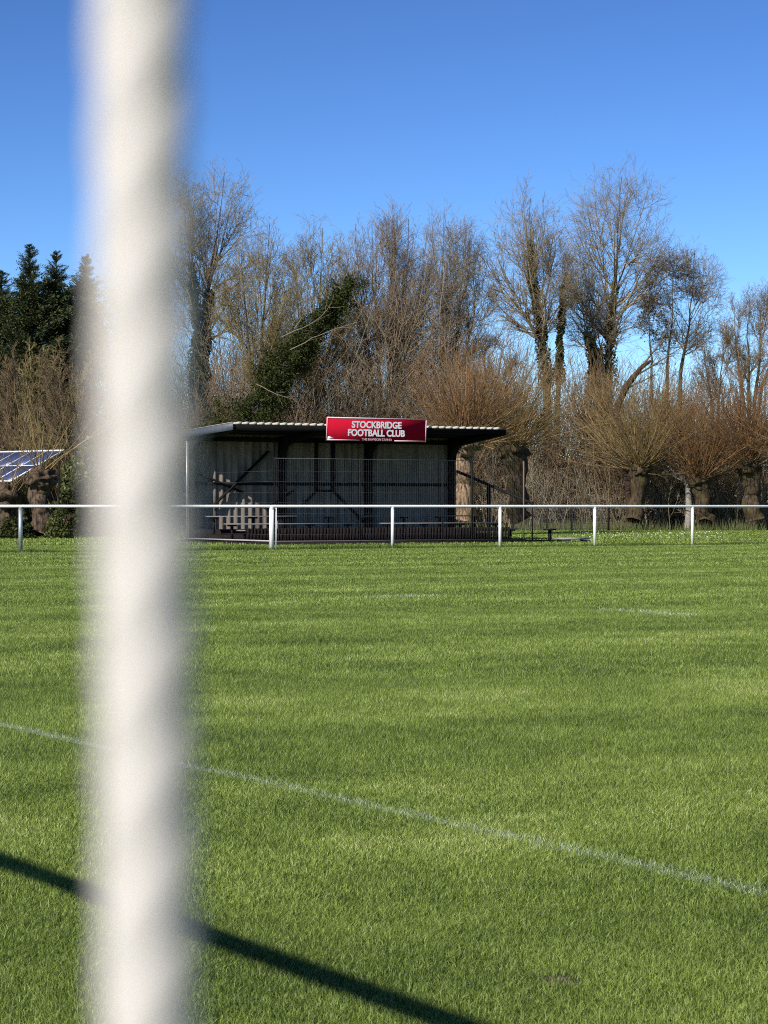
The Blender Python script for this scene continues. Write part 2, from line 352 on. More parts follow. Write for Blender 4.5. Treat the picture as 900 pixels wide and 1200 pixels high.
# frames: column, haunch and tapered rafter cut from one plate outline
for L0 in (.09,3.15,6.25,LEN-.125):
    c=MB(); w=.085
    out=[(-.06,0),(-.30,0),(-.30,2.55),(-.36,2.80),(-.50,2.98),(-.75,3.06),(-RD+.1,roofz(RD)-.17),(-RD+.1,roofz(RD)-.07),(-.06,roofz(0)-.07)]
    # split into convex pieces so the caps close cleanly
    col_=[(-.06,0),(-.30,0),(-.30,2.55),(-.06,2.55)]
    hau=[(-.06,2.55),(-.30,2.55),(-.36,2.80),(-.50,2.98),(-.75,3.06),(-.75,roofz(.75)-.07),(-.06,roofz(.06)-.07)]
    raf=[(-.75,3.06),(-RD+.1,roofz(RD)-.17),(-RD+.1,roofz(RD)-.07),(-.75,roofz(.75)-.07)]
    for nm,pl in (('column',col_),('haunch',hau),('rafter',raf)):
        m_=MB(); m_.prism([(0,y,z) for y,z in pl],(L0-w,0,0),(L0+w,0,0)); m_.build(nm,M['dark_steel'],stand)
# roof deck, purlins, sheet ribs, edge flashings
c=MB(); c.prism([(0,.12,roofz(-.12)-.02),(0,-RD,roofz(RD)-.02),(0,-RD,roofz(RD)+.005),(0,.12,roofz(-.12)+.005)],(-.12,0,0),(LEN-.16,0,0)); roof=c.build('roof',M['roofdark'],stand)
c=MB(); k=0; x=.0
while x<LEN-.32:
    pl=[(x+.02,0),(x+.155,0),(x+.13,.07),(x+.045,.07)]
    c.prism([(a,-RD-.03,roofz(RD)+.006+b) for a,b in pl],(0,0,0),(0,RD+.12,roofz(-.09)-roofz(RD)))
    x+=.25
c.build('roof_ribs',M['cream'],roof)
for dp in (.6,1.5,2.4):
    c=MB(); c.box(-.05,LEN-.17,-dp-.03,-dp+.03,roofz(dp)-.068,roofz(dp)-.021); c.build('purlin',M['dark_steel'],stand)
c=MB(); c.box(-.03,LEN-.165,-RD-.028,-RD-.003,roofz(RD)-.16,roofz(RD)+.004); c.build('front_fascia',M['black_trim'],stand)
c=MB(); c.prism([(0,.13,roofz(-.12)-.15),(0,-RD-.02,roofz(RD)-.17),(0,-RD-.02,roofz(RD)+.05),(0,.13,roofz(-.12)+.06)],(-.15,0,0),(-.122,0,0)); c.build('end_flashing',M['fascia'],stand)
c=MB(); c.bar((-.136,.13,roofz(-.12)+.066),(-.136,-RD-.02,roofz(RD)+.056),.05,.012); c.build('flashing_trim',M['cream'],stand)
c=MB(); c.prism([(0,.13,roofz(-.12)-.10),(0,-RD-.02,roofz(RD)-.12),(0,-RD-.02,roofz(RD)+.05),(0,.13,roofz(-.12)+.06)],(LEN-.159,0,0),(LEN-.13,0,0)); c.build('end_flashing',M['dark_steel'],stand)
# braces on the back wall
def brace(a,b,w=.075):
    m_=MB(); m_.bar((a[0],-.15,a[1]),(b[0],-.15,b[1]),w,.06); m_.build('brace',M['dark_steel'],stand)
def wl(px,py):                                   # photo pixel -> (along, height) on the back wall
    s=(px-CX)/F; l=(s*(SO.y)-SO.x)/(W_.x-s*W_.y); Y=SO.y+l*W_.y
    return (l,hz(py,Y))
for a,b in (((312,529),(246,594)),((341,575),(309,597)),((369,574.5),(352,592)),((387,574.5),(424,612)),((226,553),(282,577))):
    brace(wl(*a),wl(*b),.10 if a[0]==312 else .075)
for px in (369,389):
    l,_=wl(px,570); m_=MB(); m_.box(l-.045,l+.045,-.125,-.047,1.55,3.15); m_.build('door_post',M['dark_steel'],stand)
la,_=wl(369,570); lb_,_=wl(389,570)
m_=MB(); m_.box(la+.046,lb_-.046,-.12,-.05,1.55,1.62); m_.build('door_rail',M['dark_steel'],stand)
# stepped timber terrace and slab
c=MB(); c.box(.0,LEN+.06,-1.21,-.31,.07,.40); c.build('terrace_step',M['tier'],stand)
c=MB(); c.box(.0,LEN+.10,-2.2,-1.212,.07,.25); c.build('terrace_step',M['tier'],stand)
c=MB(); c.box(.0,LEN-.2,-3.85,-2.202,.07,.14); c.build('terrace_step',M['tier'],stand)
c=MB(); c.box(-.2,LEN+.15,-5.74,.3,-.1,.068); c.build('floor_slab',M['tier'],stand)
c=MB(); c.box(-.2,LEN-.2,-5.86,-5.742,-.1,.072); c.build('dark_front_strip',M['tier'],stand)  # low dark strip along the front foot of the slab
# dark slatted guard in front of the lowest step
c=MB()
for i in range(int((LEN-.3)/.11)): c.box(.1+i*.11,.1+i*.11+.075,-3.90,-3.875,.071,.46)
c.box(.05,LEN-.3,-3.872,-3.852,.34,.42)
c.build('slatted_guard',M['tier'],stand)
# sloping side handrail at the open right end
c=MB(); c.bar((LEN+.02,-.28,2.24),(LEN+.02,-4.7,1.18),.075,.075); c.build('handrail',M['dark_steel'],stand)
c=MB(); c.box(LEN-.03,LEN+.06,-2.25,-2.16,.07,1.74); c.build('handrail_post',M['dark_steel'],stand)
c=MB(); c.box(LEN+.005,LEN+.035,-4.69,-4.66,.07,1.16); c.build('handrail_post',M['dark_steel'],stand)

# benches
for row,(dp,h) in enumerate(((3.48,.41),(2.63,.59),(1.39,.81))):
    for blk,(l0,l1) in enumerate(((0.,4.36),(5.3,9.72))):
        floor=(.14,.14,.25)[row] if row else .14
        floor={0:.142,1:.142,2:.252}[row]
        nm=('front','middle','back')[row]; side=('left','right')[blk]
        b=tag(empty('bench',W((l0+l1)/2,dp,0),SR),'low %s-row bench plank in the %s half of the stand'%(nm,side) if True else '', 'bench','benches inside the stand')
        hl=(l1-l0)/2
        m_=MB(); m_.box(-hl,hl,-.14,.14,h-.035,h); m_.build('seat',M['bench'],b)
        nleg=4
        for k in range(nleg):
            x=-hl+.22+k*(2*hl-.44)/(nleg-1)
            m_=MB(); m_.box(x-.03,x+.03,-.03,.03,floor,h-.085); m_.box(x-.14,x+.14,-.05,.05,h-.084,h-.037); m_.build('leg',M['dark_steel'],b)
b=tag(empty('bench',W(9.95,5.0,0),SR),'single dark T-shaped bench support standing outside the right end of the stand','bench')
m_=MB(); m_.box(-.04,.04,-.04,.04,-.05,.36); m_.build('leg',M['dark_steel'],b)
m_=MB(); m_.box(-.17,.17,-.10,.10,.361,.41); m_.build('seat',M['dark_steel'],b)

# welded mesh fence in front and along the left side of the stand
mf=tag(empty('mesh_fence',W(0,5.80,0),SR),'fine wire mesh fence with thin posts enclosing the front of the stand','fence')
FH=2.46; FL=8.45
c=MB(); xs_=np.arange(.06,FL,.075)
c.tubes(np.stack([np.stack([xs_,0*xs_,0*xs_+.14],1),np.stack([xs_,0*xs_,0*xs_+FH-.02],1)],1),np.full((len(xs_),2),.0021),3)
for z in np.arange(.3,FH-.1,.3): c.cyl((0,.006,z),(FL,.006,z),.0018,sides=3)
c.build('mesh_panel',M['mesh'],mf)
c=MB(); ys_=np.arange(.1,5.7,.3)
for z in np.arange(.3,FH-.1,.3): c.cyl((0,0.05,z),(0,5.75,z),.0022,sides=3)
c.build('side_wires',M['mesh'],mf)
for (x,y,r,mm) in ((0,0,.012,'dark_steel'),(0,5.85,.04,'galv'),(2.8,.03,.02,'dark_steel'),(5.6,.03,.02,'dark_steel'),(6.62,.03,.028,'dark_steel'),(FL,0,.024,'rustpost')):
    c=MB(); c.cyl((x,y,-.05),(x,y,FH if y<1 else 3.25),r,sides=8); c.build('post',M[mm],mf)
c=MB(); c.cyl((0,.0,FH),(FL,.0,FH),.007,sides=6); c.build('top_rail',M['mesh'],mf)
c=MB(); c.box(-.03,FL,-.02,.02,.095,.12); c.build('bottom_rail',M['mesh'],mf)
c=MB(); c.box(-.03,.03,.04,5.8,.095,.135); c.build('bottom_rail',M['meshrail'],mf)

# concrete slabs lying beside the stand
cs=tag(empty('paving_slab',W(9.9,5.75,0),SR),'pale concrete slabs lying on the grass by the right end of the stand','slab')
for (x,y,w,dd,z0,z1) in ((.1,0,.95,.3,.09,.14),(-.15,-.02,.18,.25,-.02,.088),(.75,.02,.2,.25,-.02,.088)):
    c=MB(); c.box(x-w/2+.2,x+w/2+.2,y-dd,y+dd,z0,z1); c.build('slab' if z0>0 else 'block',M['concrete'],cs)

# sign on the roof edge
sl0,sl1=2.90,6.38; smid=(sl0+sl1)/2
sg=tag(empty('club_sign',W(smid,RD+.12,3.06),SR),'wide red sign with white lettering fixed to the front edge of the stand roof','sign')
hw=(sl1-sl0)/2; sh_=.71; tilt=rad(4)
def sgn(m_,nm,mm,smooth=False):
    o=m_.build(nm,M[mm],sg); o.rotation_euler=(tilt,0,0); return o
m_=MB(); m_.box(-hw,hw,0,.03,0,sh_); sgn(m_,'panel','red')
m_=MB(); t_=.035
m_.box(-hw,hw,-.006,-.001,sh_-t_,sh_); m_.box(-hw,-hw+t_,-.006,-.001,.0,sh_-t_-.001); m_.box(hw-t_,hw,-.006,-.001,.0,sh_-t_-.001)
m_.box(-hw+t_+.001,-.60,-.006,-.001,.012,.042); m_.box(.62,hw-t_-.001,-.006,-.001,.012,.042)
sgn(m_,'border','signborder')
m_=MB(); 
m_.prism([(0,0,0),(.20,0,0),(.205,0,.05),(.13,0,.062),(.06,0,.085),(.01,0,.075)],(-hw+.045,-.001,.045),(-hw+.045,-.008,.045)); sgn(m_,'corner_logo','signwhite')
def text(body,size,cx,z,ex,width,mm,bold):
    cu=bpy.data.curves.new('lettering','FONT'); cu.body=body; cu.size=size; cu.align_x='CENTER'; cu.extrude=.003; cu.offset=bold
    cu.materials.append(M[mm]); o=bpy.data.objects.new('lettering',cu); COL.objects.link(o); o.parent=sg
    bpy.context.view_layer.update(); wd=o.dimensions.x
    o.scale=(width/wd,1,1); 
    o.rotation_euler=(rad(90)+tilt,0,0); o.location=(cx,-.006+(-z*math.sin(tilt)),z*math.cos(tilt))
    bpy.context.view_layer.update(); me=bpy.data.meshes.new_from_object(o); me.name='lettering'
    q=bpy.data.objects.new('lettering',me); COL.objects.link(q); q.parent=sg; q.location=o.location; q.rotation_euler=o.rotation_euler; q.scale=o.scale
    bpy.data.objects.remove(o); q.name='lettering'
    return q
text('STOCKBRIDGE',.275,-.015,.405,0,1.73,'signwhite',.009)
text('FOOTBALL CLUB',.275,-.02,.160,0,1.98,'signwhite',.009)
text('THE RAWSON STAND',.10,-.0,.022,0,1.04,'signborder',.0)

# ------------------------------------------------------------------ branching helpers
def norm(a): return a/(np.linalg.norm(a,axis=-1,keepdims=True)+1e-9)
def stems(rng,base,dirs,lens,k,up,wig,r0,r1):
    """polylines starting at base[n,3] along dirs[n,3]"""
    n=len(base); P=np.zeros((n,k,3)); P[:,0]=base; d=norm(dirs.copy()); st=(lens/(k-1))[:,None]
    upv=np.array([[0,0,1.]])
    for i in range(1,k):
        P[:,i]=P[:,i-1]+d*st
        d=norm(d+upv*up+rng.normal(0,wig,(n,3)))
    f=np.linspace(0,1,k)[None]
    R=r0[:,None]*(1-f)+r1[:,None]*f
    return P,R
def kids(rng,P,R,per,t0,t1,ang,lf,k,up,wig,rf=.6,tip=.3,shape=.5,minr=.004,L=None,prof=None):
    n,K,_=P.shape; idx=np.repeat(np.arange(n),per); m=len(idx)
    seg=np.linalg.norm(np.diff(P,axis=1),axis=2).sum(1); 
    if L is not None: seg=np.full(n,L)
    t=t0+(t1-t0)*((np.tile(np.arange(per),n)+rng.uniform(0,1,m))/per)
    x=np.clip(t*(K-1),0,K-1.001); i=x.astype(int); f=(x-i)[:,None]
    A=P[idx,i]; B=P[idx,i+1]; pos=A*(1-f)+B*f; T=norm(B-A)
    r=R[idx,i]*(1-f[:,0])+R[idx,i+1]*f[:,0]
    ph=np.tile(np.arange(per),n)*2.39996+rng.uniform(0,6.28,n)[idx]+rng.normal(0,.5,m)
    ref=np.where(np.abs(T[:,2:3])<.9,np.array([[0,0,1.]]),np.array([[1.,0,0]]))
    U=norm(np.cross(T,ref)); V=np.cross(T,U)
    u=(t-t0)/(t1-t0+1e-6)
    a=np.radians(rng.uniform(ang[0],ang[1],m) if prof is None else (ang[1]+(ang[0]-ang[1])*u)*rng.uniform(.75,1.25,m))[:,None]
    d=np.cos(a)*T+np.sin(a)*(np.cos(ph)[:,None]*U+np.sin(ph)[:,None]*V)
    ln=seg[idx]*rng.uniform(lf[0],lf[1],m)*((1-shape*u) if prof is None else np.interp(u,(0,.25,.6,1.),prof))
    r0=np.maximum(r*rf,minr)
    return stems(rng,pos,d,ln,k,up,wig,r0,np.maximum(r0*tip,minr*.7))
def leaves(acc,rng,pos,size,aspect=.7):
    n=len(pos); a=norm(rng.normal(0,1,(n,3))); b=norm(np.cross(a,rng.normal(0,1,(n,3))))
    s=size*rng.uniform(.5,1.3,n)[:,None]; a=a*s*.5; b=b*s*.5*aspect
    V=np.stack([pos-a,pos-b*1.0,pos+a,pos+b],1); i=np.arange(n)[:,None]*4
    acc.add(V.reshape(-1,3),i+np.array([[0,1,2,3]]))
def rough_trunk(acc,P,R,rng,sides=14,amp=.12):
    """knobbly trunk: a tube whose rings are pushed in and out"""
    P=np.asarray(P,float); R=np.asarray(R,float); k=len(P); kk=k*4
    t=np.linspace(0,k-1,kk); i=np.minimum(t.astype(int),k-2); f=(t-i)[:,None]
    Q=P[i]*(1-f)+P[i+1]*f; r=R[i]*(1-f[:,0])+R[i+1]*f[:,0]
    m=MB(); m.tubes(Q[None],r[None],sides); v=m.v[0]; s=rng.uniform(0,50)
    for j in range(len(v)):
        c=Q[j//sides]; dd=v[j]-c; nz=mnoise.fractal(Vector((v[j][0]*2.2+s,v[j][1]*2.2,v[j][2]*1.5)),1.,2.,4)
        v[j]=c+dd*(1+amp*2.2*nz)
    nv=len(v); tr=[]
    for e,rev,ci in ((0,1,nv),(kk-1,0,nv+1)):
        o=e*sides; tr+=[(o+(q+1)%sides,o+q,ci) if rev else (o+q,o+(q+1)%sides,ci) for q in range(sides)]
    acc.add(np.vstack([v,Q[0][None],Q[-1][None]]),m.q[0],tr)
def blob(acc,c,r,rng,amp=.3,sub=3,sq=(1,1,1)):
    import bmesh
    bm=bmesh.new(); bmesh.ops.create_icosphere(bm,subdivisions=sub,radius=1)
    s=rng.uniform(0,90)
    vs=[]
    for v in bm.verts:
        p=v.co; nz=mnoise.fractal(p*2.1+Vector((s,s,0)),1.,2.,4)
        q=p*(1+amp*nz); vs.append((c[0]+q.x*r*sq[0],c[1]+q.y*r*sq[1],c[2]+q.z*r*sq[2]))
    fs=[[v.index for v in f.verts] for f in bm.faces]; bm.free(); acc.add(vs,None,fs)

# ------------------------------------------------------------------ pollard willows
def pollard(px,base_py,head_py,tw,reach,nsh,seed,label,twig='tw_orange',bark='pollbark',lean=0.,Y=None,droop=.0,heads=1,sub=6,head=1.):
    rng=np.random.default_rng(seed)
    Y=Y or EYE*F/(base_py-HY); b=Vector((gx(px,Y),Y,0)); hh=hz(head_py,Y); r=tw/F*Y/2
    o=tag(empty('pollard_willow',b),label,'tree','pollarded willows behind the railing')
    hx=lean
    m=MB(); zs=np.linspace(-.1,hh,8); sway=rng.normal(0,.06,(8,2)); sway[0]=0
    P=np.stack([hx*(zs/hh)**1.2+sway[:,0],sway[:,1],zs],1)
    R=r*np.array([1.2,1.08,1.,.95,.92,.95,1.05,1.15])
    rough_trunk(m,P,R,rng,18,.16)
    m.build('trunk',M[bark],o,True)
    hm=MB(); blob(hm,(P[-1][0],P[-1][1],P[-1][2]+.02),r*1.45*head,rng,.5,4,(1.05,1.05,.8)); hm.build('knobbly_head',M[bark],o,True)
    tops=[(P[-1]+np.array([math.cos(a)*r*.55,math.sin(a)*r*.55,rng.uniform(-.15,.2)]),r*.75*head) for a in rng.uniform(0,6.28,9)]
    # shoots
    ci=rng.integers(0,len(tops),nsh); C=np.array([t[0] for t in tops])[ci]; RR=np.array([t[1] for t in tops])[ci]
    az=rng.uniform(0,6.28,nsh); el=np.radians(rng.triangular(6-droop,60,90,nsh))
    d=np.stack([np.cos(az)*np.cos(el),np.sin(az)*np.cos(el),np.sin(el)],1)
    ln=reach*rng.uniform(.3,1.15,nsh)*rng.uniform(.7,1.05,nsh)
    r0=rng.uniform(.010,.026,nsh)
    S,SRr=stems(rng,C+d*RR[:,None]*.8,d,ln,7,.05,.07,r0,r0*.28)
    cr=MB(); cr.tubes(S,SRr,4)
    T,TR=kids(rng,S,SRr,sub,.3,.98,(10,34),(.2,.5),4,.04,.09,.6,.4,.4,.0055)
    cr.tubes(T,TR,3)
    T2,TR2=kids(rng,T,TR,2,.2,.95,(12,35),(.3,.6),2,.05,.1,.7,.5,.3,.0045)
    cr.tubes(T2,TR2,3)
    cr.build('crown',M[twig],o)
    return o
pollard(742,622,552,20,4.6,260,1,'gnarled dark pollard willow with the broadest burst of golden shoots, trunk standing alone','tw_gold',lean=.35,droop=14,head=.85)
pollard(828,622,566,19,4.3,210,2,'mossy leaning pollard willow behind the last railing post with an orange crown','tw_orange',lean=-.35,head=.85)
pollard(886,622,547,22,4.4,240,3,'thick pollard willow with a dark lumpy head at the right edge of the photo','tw_orange',lean=-.3,head=.9)
pollard(613,625,528,24,3.9,240,4,'leaning pollard willow standing just right of the stand roof end','tw_gold',Y=87,lean=-.35,droop=8)
pollard(540,620,520,25,3.7,240,5,'pollard willow whose sunlit pale trunk shows through the open right end of the stand','tw_orange','pollbark_sunlit',Y=82,lean=.1,droop=4)
pollard(690,620,520,16,4.2,190,6,'slim shaded pollard willow between the two thick gnarled ones','tw_orange',Y=103,lean=.2)
pollard(790,620,530,18,3.9,150,8,'pollard willow set back between the two right-hand gnarled trunks','tw_orange',Y=106)
pollard(960,622,548,26,4.6,230,14,'pollard willow just past the right edge of the photo','tw_orange',Y=97)
pollard(47,634,560,22,3.6,24,9,'hacked old pollard stump with few long shoots in front of the solar panels','tw_gold','stumpbark',Y=75,sub=2,lean=.0)
pollard(8,634,585,26,2.6,26,10,'low broken pollard stump at the left edge of the photo','tw_gold','stumpbark',Y=76,sub=2)

# ------------------------------------------------------------------ tall bare trees
def bare_tree(name,label,cat,px,top_py,Y,tw,seed,twig,bark='greybark',limbs=18,lo=.25,ang=(30,55),lf=(.34,.5),up=.10,lean=(0,0),fork=None,dens=(9,8,4),ivy=None,ivymat='ivy',wig=.10,shape=.6,group='bare trees behind the stand',leader=.84,clump=None,tr=1.,prof=(.85,1.05,.95,.62)):
    rng=np.random.default_rng(seed); b=Vector((gx(px,Y),Y,0)); H=hz(top_py,Y); r=tw/F*Y/2
    o=tag(empty(name,b),label,cat,group)
    bases=[]; dirs=[]; lens=[]; rs=[]
    for (dx,dy,f,q) in (fork or [(lean[0],lean[1],1.,1.)]):
        bases.append((dx*.3,dy*.3,-.1)); dirs.append((dx,dy,1.)); lens.append(H*f*leader); rs.append(r*q)
    P,R=stems(rng,np.array(bases),np.array(dirs),np.array(lens),12,.05,.055,np.array(rs),np.array(rs)*.10)
    cr=MB(); ns=len(P)
    A,AR=kids(rng,P,R,max(6,limbs//ns),lo,.99,ang,lf,9,up,wig*.8,.5,.22,shape,.018,prof=prof)
    cr.tubes(A,AR,5)
    B,BR=kids(rng,A,AR,dens[0],.15,.99,(24,52),(.26,.5),6,up*.9,wig,.6,.3,.4,.011)
    cr.tubes(B,BR,4)
    C_,CR=kids(rng,B,BR,dens[1],.12,.98,(20,46),(.32,.6),4,up*.9,wig*.9,.65,.4,.4,.0062*tr)
    cr.tubes(C_,CR,3)
    D,DR=kids(rng,C_,CR,dens[2],.1,.98,(16,42),(.4,.8),2,up*.5,wig,.75,.7,.3,.0046*tr)
    cr.tubes(D,DR,3)
    for q in range(ns):
        tm=MB(); tm.tubes(P[q:q+1],R[q:q+1],10); tm.build('trunk' if q==0 else 'stem',M[bark],o,True)
    cr.build('crown',M[twig],o)
    if clump:                                      # cones and old seed heads that thicken the twigs
        cl=MB(); sel=rng.integers(0,len(D),clump); pos=D[sel,-1]+rng.normal(0,.06,(clump,3)); leaves(cl,rng,pos,.095); cl.build('cones',M['tw_dark'],o)
    if ivy:
        iv=MB()
        for (si,t0,t1,rr,nn,sz) in ivy:
            t=rng.uniform(t0,t1,nn); x=np.clip(t*11,0,10.999); i=x.astype(int); f=(x-i)[:,None]
            c=P[si,i]*(1-f)+P[si,i+1]*f; rt=R[si,i]
            dd=norm(rng.normal(0,1,(nn,3))*np.array([[1,1,.35]])); w=(rt+rr*rng.uniform(0,1,nn)**.8*(1-.6*(t-t0)/(t1-t0+.01)))[:,None]
            lump=np.array([1+.6*mnoise.noise(Vector((q[0]*1.3+seed,q[1]*1.3,q[2]*1.3))) for q in c+dd])[:,None]
            leaves(iv,rng,c+dd*w*lump,sz)
        iv.build('ivy_leaves',M[ivymat],o)
    return o


def bez(S,C,T,k,rng,wob):
    u=np.linspace(0,1,k)[None,:,None]
    P=(1-u)**2*S[:,None]+2*u*(1-u)*C[:,None]+u**2*T[:,None]
    n=rng.normal(0,1,P.shape)*wob*np.linalg.norm(T-S,axis=1)[:,None,None]; n[:,0]=0
    return P+np.cumsum(n,axis=1)*.5
def crown_tree(name,label,px,Y,stems_,seed,twig,bark='greybark',prim=24,sec=6,cov=1.,flat=False,ivymat='ivy',cones=0,group='bare trees behind the stand',base_py=None,thin=1.):
    """each stem: trunk photo points, trunk width px, crown centre px, half width px, top py, bottom py, ivy (count, py0, py1, radius px)"""
    rng=np.random.default_rng(seed); b=Vector((gx(px,Y),Y,0)); mpp=Y/F
    o=tag(empty(name,b),label,'tree',group); cr=MB(); iv=None
    for q,(pts,tw,ccx,hw,top,bot,ivy) in enumerate(stems_):
        pts=[(px+(pts[0][0]-px)*.3,HY+EYE/mpp+2)]+list(pts); dep=rng.uniform(-1,1)*hw*mpp*.5
        pw=np.array([((x-px)*mpp,dep*min(1,k_/2),hz(y,Y)) for k_,(x,y) in enumerate(pts)])
        tt=np.linspace(0,len(pw)-1,14); P=np.stack([np.interp(tt,range(len(pw)),pw[:,c]) for c in range(3)],1)
        P[1:-1]+=rng.normal(0,.05,(12,3)); P=P*.6+.4*np.vstack([P[:1],(P[:-2]+P[2:])/2,P[-1:]])
        R=np.maximum(np.linspace(1,0,14)**1.5*tw*mpp/2,.014)
        tm=MB(); tm.tubes(P[None],R[None],10); tm.build('trunk' if q==0 else 'stem',M[bark],o,True)
        c=np.array([(ccx-px)*mpp,dep,(hz(top,Y)+hz(bot,Y))/2]); rx=hw*mpp; rz=(hz(top,Y)-hz(bot,Y))/2; ax=np.array([rx,rx*.85,rz])
        area=math.pi*rx*rz; prim_=int(np.clip(prim*(area/40)**.5,9,32)); L=.42*(rx+.22*rz)
        nd=cov*.42*area/(.72*L*.011); ter=max(2,int(round(nd/(prim_*(sec+1))))); qua=3; qui=2
        def shell(n,lo=-.75,f=(.8,1.)):
            z=rng.uniform(lo,1,n); a=rng.uniform(0,2*math.pi,n); w=np.sqrt(1-np.clip(z,-1,1)**2)
            return c+np.stack([w*np.cos(a),w*np.sin(a),z],1)*ax*rng.uniform(f[0],f[1],n)[:,None]
        T=shell(prim_); zt=T[:,2]; 
        fr=rng.uniform(.42,.74,prim_) if not flat else rng.uniform(.90,1.,prim_)
        z0=max(P[0,2],c[2]-rz*1.25); zs=np.minimum(z0+(zt-z0)*fr,P[-1,2]-.02)
        S=np.stack([np.interp(zs,P[:,2],P[:,k]) for k in range(3)],1); rr=np.interp(zs,P[:,2],R)
        C=S+(T-S)*(np.array([[.56,.56,.40]]) if not flat else np.array([[.5,.5,.2]]))
        A=bez(S,C,T,10,rng,.014); ra=np.clip(rr*.5,.018,.075); AR=ra[:,None]*np.linspace(1,.2,10)[None]
        cr.tubes(A,AR,5)
        # secondary limbs reach for their own places in the crown
        n2=prim_*sec; idx=np.repeat(np.arange(prim_),sec); u=rng.uniform(.25,.85,n2)*9; ii=u.astype(int); ff=(u-ii)[:,None]
        S2=A[idx,ii]*(1-ff)+A[idx,ii+1]*ff; r2=AR[idx,ii]*.6
        T2=T[idx]+rng.normal(0,.42,(n2,3))*ax*np.array([[1,1,.55]]); v=(T2-c)/ax; l=np.linalg.norm(v,axis=1,keepdims=True); T2=c+v*np.minimum(1,1.02/l)*ax
        T2[:,2]=np.maximum(T2[:,2],S2[:,2]+(.06*rz if not flat else -.2))
        C2=S2+(T2-S2)*np.array([[.6,.6,.38]])
        B=bez(S2,C2,T2,7,rng,.02); BR=np.maximum(r2,.012)[:,None]*np.linspace(1,.3,7)[None]
        cr.tubes(B,BR,4)
        up=.045 if not flat else .01
        D,DR=kids(rng,B,BR,ter,.15,1.,(22,58),(.4,1.),5,up,.09,.6,.4,.25,.0055*thin,L=L); cr.tubes(D,DR,3)
        D2,DR2=kids(rng,A,AR,ter,.3,1.,(24,60),(.4,1.),5,up,.09,.5,.4,.25,.0055*thin,L=L); cr.tubes(D2,DR2,3)
        D=np.concatenate([D,D2]); DR=np.concatenate([DR,DR2])
        E,ER=kids(rng,D,DR,qua,.12,1.,(16,42),(.3,.62),3,up,.09,.7,.5,.3,.0045*thin); cr.tubes(E,ER,3)
        G,GR=kids(rng,E,ER,qui,.1,1.,(15,40),(.4,.8),2,up,.09,.8,.7,.3,.0037*thin); cr.tubes(G,GR,3)
        if cones:
            cl=MB(); sel=rng.integers(0,len(E),cones); leaves(cl,rng,E[sel,-1]+rng.normal(0,.05,(cones,3)),.10); cl.build('cones',M['tw_dark'],o)
        if ivy:
            nn,y0,y1,rp=ivy; z=rng.uniform(hz(y1,Y),hz(y0,Y),nn); h=(z-hz(y1,Y))/(hz(y0,Y)-hz(y1,Y))
            cc=np.stack([np.interp(z,P[:,2],P[:,0]),np.interp(z,P[:,2],P[:,1]),z],1)
            dd=norm(rng.normal(0,1,(nn,3))*np.array([[1,1,.3]])); lump=np.array([1+.8*mnoise.noise(Vector((p[0]*1.2+seed,p[1]*1.2,p[2]*1.1))) for p in cc+dd*.5])
            w=rp*mpp*(1-.65*h)*rng.uniform(.1,1,nn)**.7*lump
            if iv is None: iv=MB()
            leaves(iv,rng,cc+dd*w[:,None],.15)
    cr.build('crown',M[twig],o)
    if iv: iv.build('ivy_leaves',M[ivymat],o)
    return o

crown_tree('bare_tree','tallest bare grey tree with an ivy-wrapped trunk just right of the blurred white upright',236,105,[
    ([(235,520),(236,400),(243,325),(256,270),(262,200)],15,257,46,184,400,(6500,340,500,20)),
    ([(232,500),(232,380),(226,290),(222,225)],11,219,36,205,420,(2200,310,470,12))],21,'tw_grey')
crown_tree('bare_tree','golden-twigged bare tree left of the ivy-clad leaning trunk',300,102,[
    ([(296,450),(288,360),(284,290)],9,284,31,280,480,None),
    ([(304,440),(312,340),(316,262)],9,313,34,250,480,None),
    ([(306,440),(330,370),(345,320)],7,343,28,288,470,None)],22,'tw_olive')
crown_tree('bare_tree','golden-brown bare tree rising directly behind the ivy-clad leaning trunk',372,106,[
    ([(358,440),(350,370),(346,300)],8,346,30,282,480,None),
    ([(370,440),(376,340),(378,268)],9,377,36,254,480,None),
    ([(374,450),(396,370),(408,310)],8,405,28,274,480,None)],23,'tw_olive')
crown_tree('bare_tree','broad many-stemmed bare tree with greyish mauve twigs above the red sign',455,108,[
    ([(438,450),(424,360),(416,275)],8,414,31,258,490,None),
    ([(446,440),(438,340),(436,265)],9,436,33,250,490,None),
    ([(455,440),(458,330),(460,255)],9,459,34,240,490,None),
    ([(460,440),(474,330),(479,255)],9,481,33,241,490,None),
    ([(466,450),(490,350),(500,275)],8,503,31,254,490,None)],24,'tw_mauve')
crown_tree('bare_tree','upright forked bare tree with grey twigs right of the many-stemmed one',525,112,[
    ([(520,450),(517,340),(520,250)],10,519,34,234,470,None),
    ([(528,450),(540,340),(546,275)],9,544,30,252,470,None),
    ([(536,450),(556,370),(563,310)],6,561,20,264,440,None)],25,'tw_grey')
crown_tree('bare_tree','bare forked tree with dark ivy climbing both stems, left of the tallest right-hand tree',648,112,[
    ([(641,440),(632,380),(622,320),(620,270),(622,232)],13,616,49,221,425,(4200,282,455,10)),
    ([(654,440),(656,390),(661,340),(659,290)],9,656,24,258,400,(2600,335,450,8))],26,'tw_grey')
crown_tree('bare_tree','tallest right-hand bare tree with wide airy crown and yellow-green ivy at its foot',712,114,[
    ([(712,440),(716,390),(723,320),(726,260),(730,205)],14,726,66,196,430,(2600,330,450,12)),
    ([(702,450),(694,410),(684,370),(680,320)],9,682,30,282,425,(4200,390,465,17))],27,'tw_grey',ivymat='ivy_yellow')
